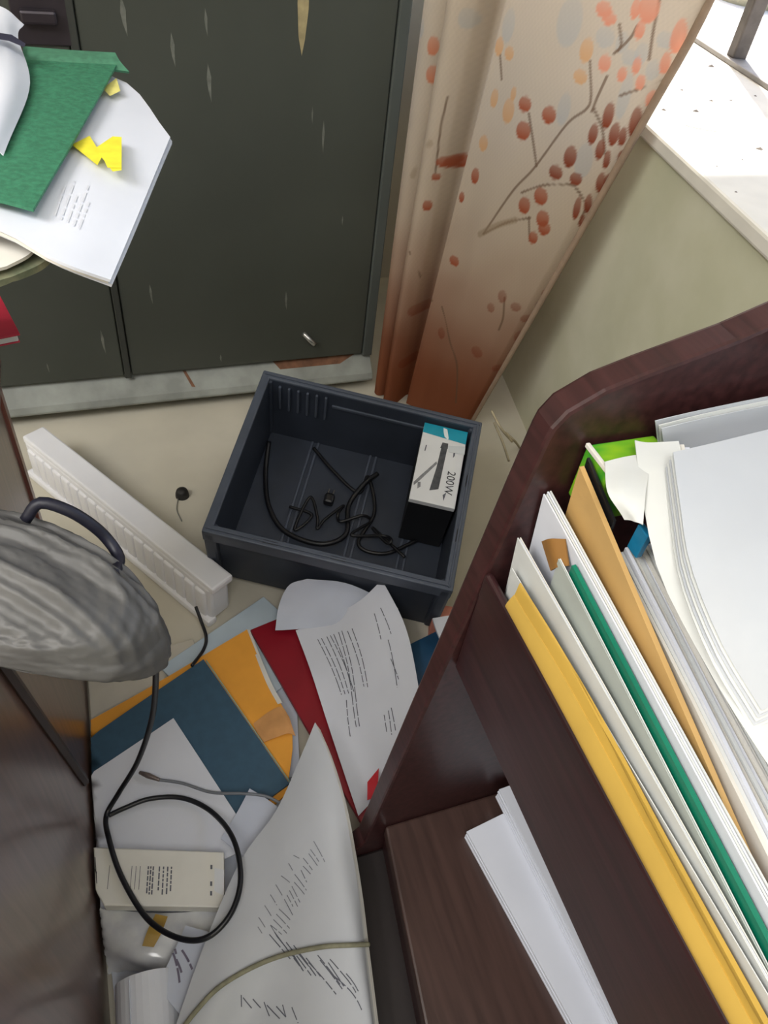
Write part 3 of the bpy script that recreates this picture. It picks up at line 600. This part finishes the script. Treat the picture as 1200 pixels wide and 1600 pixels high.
file('black_folder', 'thin black folder standing against the green patterned box', 'folder', 1120, .3585, .398, .003, black, 1, parts='cover', far=(917, 716), yn=.326)
file('loose_bundle', 'thick creased offwhite paper bundle in the middle of the rack tray', 'papers', 1136, .3620, .330, .0034, paper_w, 11, rough_top=.006, mats=[paper_w, paper_o, paper, paper_w], curl=.0012, far=(960, 852))
gb = thing('green_box', (.45, .3, TBZ), 'bright green patterned carton behind the black folder at the end panel', 'carton', GRP)
m_gb = mat('box_green', (40, 150, 40), .45, rgb2=(150, 190, 30), scale=16, stretch=(1, 3, 1), detail=2)
b0 = Z(912, 704, .958); b1 = Z(1030, 682, .958)
mk('box_body', *box(b0[0]+.008, b0[0]+.078, .358, YP-.034, .898, .957, .002), m_gb, gb)
mk('pale_edge', *box(b0[0]+.007, b0[0]+.011, .357, YP-.033, .954, .9585, .0008), paper_w, gb)
sheet('torn_flap', [[Z(x, y, z) for x, y, z in r] for r in (((945, 722, .962), (985, 712, .965), (1025, 705, .965)), ((950, 770, .962), (975, 765, .966), (1010, 760, .967)), ((976, 812, .950), (990, 815, .956), (1005, 820, .96)))], paper_o, gb, t=.001, wob=.001)
bt = thing('blue_sleeve', (.45, .2, TBZ), 'small blue plastic sleeve between paper bundles in the rack', 'sleeve', GRP)
q = Z(1012, 835, .945); mk('sleeve_body', *box(q[0]-.0015, q[0]+.0045, q[1]-.002, q[1]+.012, .918, .945, .001), mat('sleeve_blue', (20, 110, 150), .35, .06, 20), bt)
# tall leaning papers, their broad faces up to the viewer
def leaning(name, label, rows_, mm, t=.001, n=1, dz=.0016, shift=(0, 0), wob=.0008):
    p0 = np.mean([Z(*c) for r in rows_ for c in r], 0); th = thing(name, (p0[0], p0[1], TBZ), label, 'papers', GRP); last = None
    for i in range(n):
        o, last = sheet('sheet', [[Z(x+shift[0]*i, y+shift[1]*i, z-dz*i) for x, y, z in r] for r in rows_], mm[i % len(mm)], th, t=t, wob=wob)
    return th, last
leaning('back_sheets', 'white sheets highest at the back of the rack by the curved panel', (((1024, 658, .985), (1100, 640, .99), (1210, 618, .995), (1330, 600, 1.0)), ((1030, 700, .952), (1110, 690, .956), (1215, 670, .96), (1330, 650, .965)), ((1046, 750, .925), (1130, 740, .928), (1230, 720, .932), (1340, 700, .936))), [paper_p, paper_o], n=3, shift=(5, 6), dz=.002)
leaning('folded_sheets', 'narrow folded white sheets standing between green box and big white pile', (((992, 688, .968), (1015, 690, .970), (1060, 690, .972)), ((1004, 780, .962), (1035, 785, .966), (1085, 790, .970)), ((1028, 890, .950), (1062, 890, .957), (1110, 890, .962)), ((1084, 1005, .940), (1125, 1010, .946), (1170, 1005, .950)), ((1164, 1140, .93), (1205, 1140, .934), (1255, 1130, .938)), ((1280, 1310, .915), (1325, 1305, .918), (1380, 1300, .922))), [paper_o, paper_w, paper], n=4, shift=(9, 4), dz=.002)
big, lp = leaning('white_pile', 'big pile of white sheets leaning with its broad face up, at the right', (((1052, 706, .984), (1120, 690, .987), (1210, 668, .99), (1340, 640, .995)), ((1062, 780, .982), (1130, 765, .986), (1220, 745, .99), (1350, 720, .995)), ((1078, 880, .974), (1145, 868, .982), (1230, 850, .99), (1360, 830, .995)), ((1125, 1000, .962), (1175, 990, .972), (1245, 975, .98), (1370, 950, .99)), ((1190, 1110, .945), (1225, 1095, .955), (1280, 1080, .965), (1390, 1050, .98))), [paper_p, paper_o], n=6, shift=(-3, 6), dz=.003)
def stroke3(p, uv, w=.0012, h=.0009):
    a = np.array(uv, float); V, F = [], []
    for i in range(len(a)-1):
        d = a[i+1]-a[i]; nn = np.array([-d[1], d[0]])/np.linalg.norm(d)
        k = len(V)
        for q, s in ((a[i], -1), (a[i+1], -1), (a[i+1], 1), (a[i], 1)):
            uvw = q+nn*s*w*3; V.append(p.at(np.array(uvw[0]), np.array(uvw[1]), h))
        F.append([k, k+1, k+2, k+3])
    return np.array(V), F
def nearest_uv(p, px, py):
    U = np.linspace(0, 1, 60); A, B = np.meshgrid(U, U, indexing='ij'); q = proj(p.at(A, B).reshape(-1, 3)); k = np.argmin(((q-np.array([px, py]))**2).sum(1)); return A.ravel()[k], B.ravel()[k]

# ------------------------------------------------------------------ papers and folders on the floor
bundle('paper_stack', .02, .215, .60, .88, .0, .020, 3, [paper_b], 'low grey-white paper stack spread on the floor under red folder', 'papers', rot=-12, jit=.004)
bundle('paper_stack', -.155, .155, .10, .575, .0, .040, 5, [paper_b, paper], 'white paper stack on the floor between desk and rack', 'papers', rot=2, jit=.004)
def slab(name, A, B, width, side, z0, z1, m, label, cat, bev=.0012, part='cover', extra=None):
    """Flat folder on the floor: rectangle with upper edge A-B (pixels at z1)."""
    a, b = Z(*A, z1), Z(*B, z1); q = rect3(a, b, width, side); c = np.mean(q, 0)
    t = thing(name, (c[0], c[1], z0), label, cat)
    mk(part, *prism([(p[0], p[1]) for p in q], z0, z1, bev, axis='z'), m, t)
    return t, q
cream, _q = slab('cream_paper', (120, 1048), (302, 998), .20, -1, .012, .018, mat('cream_card', (206, 200, 186), .75, .04, 20), 'cream card under orange and blue folders by the desk panel', 'card', part='sheet')
lb, _q = slab('pale_blue_sheet', (250, 1042), (412, 932), .20, -1, .020, .026, mat('pale_blue', (190, 206, 218), .7, .05, 14), 'pale blue sheet showing along the top edge of orange folder', 'paper', part='sheet')
back, bp_ = thing('curled_sheet', (.33, .9, .02), 'pale blank sheet curling up against the crate behind the printed page', 'paper'), None
sheet('sheet', [[Z(430, 985, .055), Z(436, 945, .080), Z(452, 914, .125), Z(480, 905, .14)], [Z(520, 985, .050), Z(520, 960, .075), Z(530, 925, .11), Z(545, 912, .13)], [Z(640, 1030, .045), Z(630, 985, .062), Z(625, 962, .08), Z(622, 950, .09)]], paper_b, back, wob=.002)
bf = thing('blue_file', (.46, .75, .0), 'dark blue file tucked between printed page and rack', 'file')
q = Z(672, 990, .03); mk('cover', *box(-.10, .02, -.24, .0, 0.0, .028, .0015, Matrix.Translation((q[0], q[1], .0)) @ Matrix.Rotation(.25, 4, 'Z')), mat('file_blue', (24, 70, 104), .5, .1, 20), bf)
sl = thing('salmon_card', (.52, .86, .0), 'small salmon pink card beside the crate corner and rack', 'card')
q = Z(690, 948, .06); mk('card', *box(-.02, .04, -.04, .005, .0, .06, .002, Matrix.Translation((q[0], q[1], 0)) @ Matrix.Rotation(-.4, 4, 'Z')), mat('salmon', (214, 140, 122), .7, .08, 20), sl)
pk = thing('white_slip', (.52, .8, .0), 'small white slip below the salmon card by the rack', 'paper')
sheet('sheet', [[Z(676, 966, .075), Z(700, 962, .075), Z(730, 958, .075)], [Z(684, 990, .070), Z(706, 990, .070), Z(735, 985, .070)], [Z(694, 1010, .065), Z(712, 1010, .065), Z(740, 1010, .065)]], paper, pk, t=.006)
pd = thing('printed_page', (.38, .75, .02), 'printed white page with curled corner between red folder and rack', 'document')
o, pp = sheet('page', [[Z(462, 985, .05), Z(486, 1050, .05), Z(515, 1140, .048), Z(560, 1275, .045)], [Z(515, 963, .06), Z(545, 1040, .055), Z(565, 1130, .05), Z(592, 1240, .045)], [Z(560, 940, .105), Z(592, 1010, .08), Z(612, 1090, .058), Z(625, 1200, .048)], [Z(597, 906, .155), Z(632, 975, .11), Z(650, 1050, .07), Z(664, 1150, .05)]], paper, pd, nu=20, nv=20)
def px_lines(p, segs, w=.0016, h=.0008):
    out = []
    for (x0, y0, x1, y1) in segs:
        u0, v0 = nearest_uv(p, x0, y0); u1, v1 = nearest_uv(p, x1, y1); n_ = max(3, int(math.hypot(x1-x0, y1-y0)/9)); t = 0.0
        A0, A1 = p.at(np.array(u0), np.array(v0)), p.at(np.array(u1), np.array(v1)); Ls = np.linalg.norm(A1-A0)+1e-6
        d = np.array([u1-u0, v1-v0])
        while t < 1:
            e = min(1, t+rng.uniform(.012, .035)/Ls); V, F = [], []
            for q_ in np.linspace(t, e, 4):
                c = p.at(np.array(u0+d[0]*q_), np.array(v0+d[1]*q_), h); sd_ = np.cross(A1-A0, p.N[0, 0]*0+p.N.mean((0, 1))); sd_ /= np.linalg.norm(sd_)+1e-9
                V += [c-sd_*w/2, c+sd_*w/2]
            out.append((np.array(V), [[2*i, 2*i+1, 2*i+3, 2*i+2] for i in range(3)])); t = e+.003/Ls
    return merge(*out)
para = [(497+i*6.5, 1000-i*2.2, 525+i*6.2+(8 if i < 4 else 0), 1085-i*1.5+(60 if i in (5, 6) else 0)) for i in range(9)]
para += [(540, 1095, 548, 1150), (586, 958, 596, 1000), (594, 948, 612, 990), (606, 1000, 622, 1075), (612, 1030, 622, 1060), (606, 1110, 612, 1150), (612, 1105, 618, 1140), (600, 1115, 604, 1145)]
o = mk('printed_text', *px_lines(pp, para), ink, pd); o['kind'] = 'stuff'
rf_, _q = slab('red_folder', (391, 984), (462, 955), .48, -1, .030, .040, mat('folder_crimson', (140, 14, 34), .4, .06, 20), 'dark crimson folder lying between orange envelope and printed page', 'folder')
of = thing('orange_envelope', (.02, .72, .028), 'orange envelope with frayed right edge under the blue folder', 'envelope')
m_or = mat('envelope_orange', (240, 166, 60), .7, .06, 12)
sheet('envelope_body', [[Z(95, 1150, .042), Z(240, 1070, .045), Z(386, 984, .047)], [Z(140, 1190, .044), Z(290, 1130, .046), Z(418, 1062, .049)], [Z(200, 1290, .044), Z(330, 1225, .047), Z(456, 1140, .051)], [Z(260, 1400, .044), Z(380, 1300, .047), Z(448, 1240, .050)]], m_or, of, t=.004, wob=.001)
sheet('torn_edge', [[Z(384, 984, .0475), Z(390, 983, .0475)], [Z(414, 1062, .0495), Z(421, 1060, .0495)], [Z(434, 1100, .051), Z(441, 1098, .050)]], paper_w, of, t=.001)
sheet('torn_flap', [[Z(396, 1130, .053), Z(420, 1112, .056), Z(440, 1104, .060), Z(452, 1120, .058)], [Z(400, 1142, .053), Z(425, 1130, .057), Z(444, 1126, .062), Z(458, 1140, .058)], [Z(412, 1160, .053), Z(432, 1152, .055), Z(450, 1146, .058), Z(462, 1150, .054)]], mat('flap_tan', (206, 150, 92), .7, .1, 30), of, t=.001, wob=.001)
blf = thing('blue_folder', (.0, .68, .05), 'slate blue folder lying over the orange envelope', 'folder')
o, p = sheet('cover', [[Z(100, 1180, .058), Z(215, 1100, .060), Z(318, 1030, .062)], [Z(160, 1275, .058), Z(280, 1190, .060), Z(386, 1128, .062)], [Z(230, 1390, .056), Z(350, 1300, .058), Z(452, 1224, .060)]], mat('folder_blue', (54, 86, 108), .6, .07, 60), blf, t=.006)
mk('pale_edge', *tube([Z(322, 1032, .0615), Z(388, 1128, .0615), Z(453, 1222, .0595)], .0012, 20, 6), mat('edge_pale_green', (150, 176, 160), .6, .05, 30), blf)
ws = thing('white_sheet', (-.06, .6, .06), 'plain white sheet with sharp corner lying on the blue folder', 'paper')
sheet('sheet', [[Z(70, 1255, .066), Z(170, 1190, .068), Z(271, 1122, .070)], [Z(120, 1330, .066), Z(225, 1270, .068), Z(322, 1200, .070)], [Z(160, 1440, .064), Z(290, 1370, .066), Z(400, 1320, .068)]], paper, ws, t=.003)
ts = thing('folded_slip', (.08, .52, .06), 'small grey-white folded slip between blue folder and foreground document', 'paper')
sheet('sheet', [[Z(345, 1310, .074), Z(370, 1270, .076), Z(390, 1232, .080)], [Z(370, 1330, .074), Z(400, 1290, .076), Z(412, 1245, .080)], [Z(400, 1350, .074), Z(425, 1305, .076), Z(436, 1262, .080)]], paper_b, ts, t=.001)
# carton slip with print
ct = thing('white_carton', (-.08, .46, .07), 'flat white printed carton beneath the black cable loop', 'carton')
ca, cb_ = Z(137, 1326, .100), Z(350, 1331, .100); cdn = Z(350, 1418, .100)-cb_; cdir = (cb_-ca)
cpts = [ca, cb_, cb_+cdn, ca+cdn+cdir*.16, ca+cdn*.80+cdir*.03]
mk('box_body', *prism([(p[0], p[1]) for p in cpts], .076, .100, .002, axis='z'), mat('carton_offwhite', (224, 222, 214), .5, .03, 20), ct)
def onC(u, v): return ca+cdir*u+cdn*v+np.array([0, 0, .0006])
def bar(u0, u1, v0, v1): return flat([onC(u0, v0), onC(u1, v0), onC(u1, v1), onC(u0, v1)])
B_ = []
for i, u in enumerate((.445, .463, .481, .525, .555, .585, .612)):
    v = .30
    while v < .78-(.06 if i % 3 == 0 else 0): e = min(.80, v+rng.uniform(.04, .12)); B_.append(bar(u, u+.010, v, e)); v = e+.02
for u in (.33, .36, .39, .17): B_.append(bar(u, u+.004, .3, .72))
for v in (.25, .55, .72): B_.append(bar(.90, .915, v, v+.08))
o = mk('printed_text', *merge(*B_), ink, ct); o['kind'] = 'stuff'
o = mk('printed_mark', *merge(bar(.042, .062, .16, .66), flat([onC(.062, .36), onC(.085, .42), onC(.085, .50), onC(.062, .52)])), ink_d, ct); o['kind'] = 'stuff'
mk('tape_strip', *flat([onC(.93, .30), onC(1.0, .34), onC(1.0, .80), onC(.93, .72)]), mat('clear_tape', (226, 228, 230), .12, .01, 20), ct)
# clear plastic wrap under the carton
pw = thing('plastic_wrap', (-.07, .4, .04), 'crumpled clear plastic wrap with ochre tape below the white carton', 'wrap')
sheet('wrap_film', [[Z(150, 1420, .07), Z(220, 1425, .072), Z(300, 1425, .075), Z(360, 1420, .07)], [Z(155, 1455, .06), Z(215, 1460, .085), Z(290, 1450, .088), Z(350, 1450, .07)], [Z(160, 1490, .055), Z(220, 1500, .08), Z(280, 1485, .075), Z(340, 1480, .06)], [Z(165, 1525, .045), Z(230, 1522, .05), Z(300, 1525, .05), Z(350, 1510, .05)]], mat('wrap_clear', (216, 218, 220), .15, rgb2=(198, 200, 206), scale=30, spec=.8), pw, nu=30, nv=30, wob=.007)
mk('ochre_tape', *merge(Patch([[Z(243, 1428, .094), Z(262, 1432, .094)], [Z(230, 1455, .096), Z(252, 1458, .096)], [Z(222, 1478, .092), Z(240, 1480, .092)]], 8, 4, .001).mesh()), mat('tape_ochre', (164, 132, 58), .4, .1, 30), pw)
# rolled paper
rl_ = thing('paper_roll', (-.1, .25, .045), 'white paper roll lying at the bottom left by the desk panel', 'paper roll')
ra, rb_ = Z(228, 1526, .10), Z(238, 1720, .10); ra[2] = rb_[2] = .085
mk('roll_body', *tube([ra, (ra+rb_)/2, rb_], .044, 12, 32), paper, rl_, smooth=False)
mk('roll_edge', *tube([ra+[-.02, -.004, .041], (ra+rb_)/2+[-.02, 0, .041], rb_+[-.02, 0, .041]], .001, 12, 6), paper_b, rl_)
# big printed document in the foreground
fd = thing('foreground_document', (.1, .3, .09), 'large printed white document with ragged right edge rising in the foreground', 'document')
FR = [[(492, 1128, .15), (470, 1180, .14), (432, 1265, .125), (376, 1345, .128), (322, 1470, .138), (262, 1640, .145)],
      [(514, 1180, .155), (496, 1245, .16), (466, 1320, .150), (420, 1400, .145), (362, 1520, .150), (300, 1670, .150)],
      [(536, 1255, .16), (522, 1320, .175), (500, 1395, .17), (460, 1470, .155), (400, 1570, .13), (330, 1700, .12)],
      [(556, 1370, .165), (548, 1430, .18), (535, 1490, .178), (505, 1550, .165), (460, 1630, .15), (420, 1730, .14)],
      [(568, 1470, .165), (566, 1520, .175), (560, 1570, .175), (540, 1620, .168), (515, 1690, .155), (490, 1770, .15)],
      [(584, 1600, .165), (586, 1640, .17), (585, 1680, .17), (580, 1720, .165), (570, 1770, .16), (560, 1830, .155)]]
for i in range(5, 0, -1):
    sheet('page', [[Z(x+i*1.6*(1 if j == 0 else .3), y+i*2.2*(1 if j == 0 else .2), z-.003*i) for j, (x, y, z) in enumerate(r)] for r in FR], [paper_o, paper_w][i % 2], fd, wob=.0012, nu=18, nv=14)
o, fp = sheet('page', [[Z(*c) for c in r] for r in FR], paper_f, fd, nu=30, nv=26, wob=.0008)
segs, segd = [], []
for i in range(17):
    x0, y0 = 490-i*4.4, 1318+i*8.2; L = rng.uniform(16, 30); segs.append((x0, y0, x0+L*.62, y0+L*.95))
    if i % 2: segs.append((x0-26, y0+8, x0-26+L*.35, y0+8+L*.55))
for i in range(15):
    x0, y0 = 418+i*8.5+rng.uniform(-4, 4), 1462+i*4+rng.uniform(-10, 10); L = rng.uniform(40, 85); segd.append((x0, y0, x0+L*.52, y0+L*.68))
for i in range(9):
    x0, y0 = 372+i*10, 1556+i*2.5; L = rng.uniform(16, 38); segd.append((x0, y0, x0+L*.42, y0+L*.66))
o = mk('printed_text', *px_lines(fp, segs, w=.0012), ink_l, fd); o['kind'] = 'stuff'
o = mk('printed_text', *px_lines(fp, segd, w=.0014), ink, fd); o['kind'] = 'stuff'
lf = thing('left_letter', (-.0, .33, .075), 'printed letter peeping out under the left edge of foreground document', 'document')
o, lfp = sheet('page', [[Z(290, 1446, .108), Z(270, 1490, .112), Z(245, 1540, .118)], [Z(340, 1460, .112), Z(320, 1510, .116), Z(285, 1590, .120)], [Z(390, 1475, .112), Z(370, 1545, .116), Z(330, 1640, .12)]], paper_b, lf)
o = mk('printed_text', *px_lines(lfp, [(262, 1486, 280, 1536), (284, 1484, 300, 1516), (268, 1480, 276, 1492), (276, 1500, 284, 1520)], w=.003), mat('violet_ink', (112, 106, 124), .8, .1, 60), lf); o['kind'] = 'stuff'
rr_ = thing('red_ribbon_tab', (.28, .5, .03), 'small red plastic tab peeping out beside the rack foot', 'tab')
sheet('tab', [[Z(574, 1222, .056), Z(592, 1200, .058)], [Z(574, 1236, .056), Z(590, 1226, .058)], [Z(574, 1250, .054), Z(586, 1246, .054)]], mat('tab_red', (186, 20, 40), .4, .05, 20), rr_, t=.002)

# ------------------------------------------------------------------ cords
def cord(name, pts, r, m, label, n=80):
    o = mk(name, *tube([Z(*p) for p in pts], r, n, 10), m, smooth=True); return tag(o, label, 'cord')
m_blk = mat('cord_black', (20, 22, 28), .4, .1, 30)
cord('power_cable', ((226, 968, .746), (240, 990, .70), (244, 1040, .56), (238, 1120, .36), (215, 1190, .20), (185, 1240, .112), (166, 1275, .084), (170, 1310, .106), (190, 1370, .108), (230, 1435, .112), (280, 1466, .138), (325, 1464, .155), (362, 1425, .163), (376, 1370, .160), (364, 1310, .140), (330, 1268, .09), (285, 1247, .080), (235, 1248, .078), (196, 1262, .078), (170, 1274, .082)), .0042, m_blk, 'long black cord hanging from the desk and looping over the white carton', 220)
cord('short_cord', ((306, 948, .075), (314, 970, .062), (322, 995, .056), (318, 1015, .052), (300, 1040, .07)), .0035, m_blk, 'short black cord running from the packing tray onto the orange envelope')
tp = thing('grey_lead', Z(300, 1225, .074), 'thin grey lead with metal plug tip lying on the white sheet', 'cord')
mk('lead', *tube([Z(*p) for p in ((246, 1218, .078), (285, 1224, .077), (330, 1238, .079), (380, 1240, .087), (415, 1244, .087), (440, 1256, .085))], .0026, 60, 8), mat('lead_grey', (112, 116, 122), .5, .1, 30), tp, smooth=True)
mk('plug_tip', *tube([Z(218, 1207, .078), Z(232, 1212, .079), Z(250, 1219, .078)], [.0028, .005, .003], 12, 8), mat('tip_brown', (120, 108, 104), .35, .1, 30, metal=.5), tp, smooth=True)
def onfp(px, py, h=.007): u, v = nearest_uv(fp, px, py); return fp.at(np.array(u), np.array(v), h)
o = mk('twine', *tube([onfp(x, y) for x, y in ((280, 1620), (310, 1578), (345, 1545), (390, 1515), (440, 1494), (500, 1482), (545, 1478), (570, 1476))]+[], .0034, 80, 8), mat('twine_olive', (132, 130, 108), .8, .15, 80, bump=.2), smooth=True); tag(o, 'grey-green twine curving across the foreground document', 'twine')
tw = thing('straw_twigs', Z(785, 680, .05), 'frayed beige straw twigs beside the crate corner', 'twigs')
for a_, b_, c_ in (((768, 642, .30), (782, 668, .28), (800, 690, .22)), ((772, 660, .28), (785, 690, .24), (795, 720, .18)), ((790, 676, .24), (805, 690, .2), (812, 700, .0))):
    mk('twig', *tube([Z(*a_), Z(*b_), Z(*c_)], .003, 14, 6), mat('straw', (176, 164, 138), .8, .15, 40), tw, smooth=True)
fh = Z(285, 775, .0)
kn = thing('dark_knob', fh, 'small dark round knob lying alone on the cream floor', 'knob')
mk('knob_body', *tube([fh+[0, 0, .0], fh+[0, 0, .012], fh+[0, 0, .02], fh+[0, 0, .024]], [.017, .016, .013, .006], 10, 16), mat('knob_dark', (40, 38, 36), .6, .2, 40), kn, smooth=True)
mk('knob_tail', *tube([fh+[-.012, -.01, .003], fh+[-.02, -.05, .003], fh+[-.014, -.09, .003]], .0014, 12, 6), mat('tail_grey', (140, 138, 130), .7, .1, 40), kn, smooth=True)
# pencil chevron on the big white pile
for pts in (((1148, 797), (1190, 861), (1204, 838)),):
    o = mk('pencil_mark', *stroke3(lp, [nearest_uv(lp, *p) for p in pts]), ink, big)

# what lies against the desk panel stops at it
for o in list(bpy.data.objects):
    r = o
    while r.parent: r = r.parent
    if o.type == 'MESH' and r.name in ('white_carton', 'blue_folder', 'orange_envelope', 'plastic_wrap', 'cream_paper', 'white_sheet', 'paper_roll', 'left_letter'):
        w = wpos(o).x
        for v in o.data.vertices: v.co.x = max(v.co.x, DX+.006-w+.0015*math.sin(v.index))
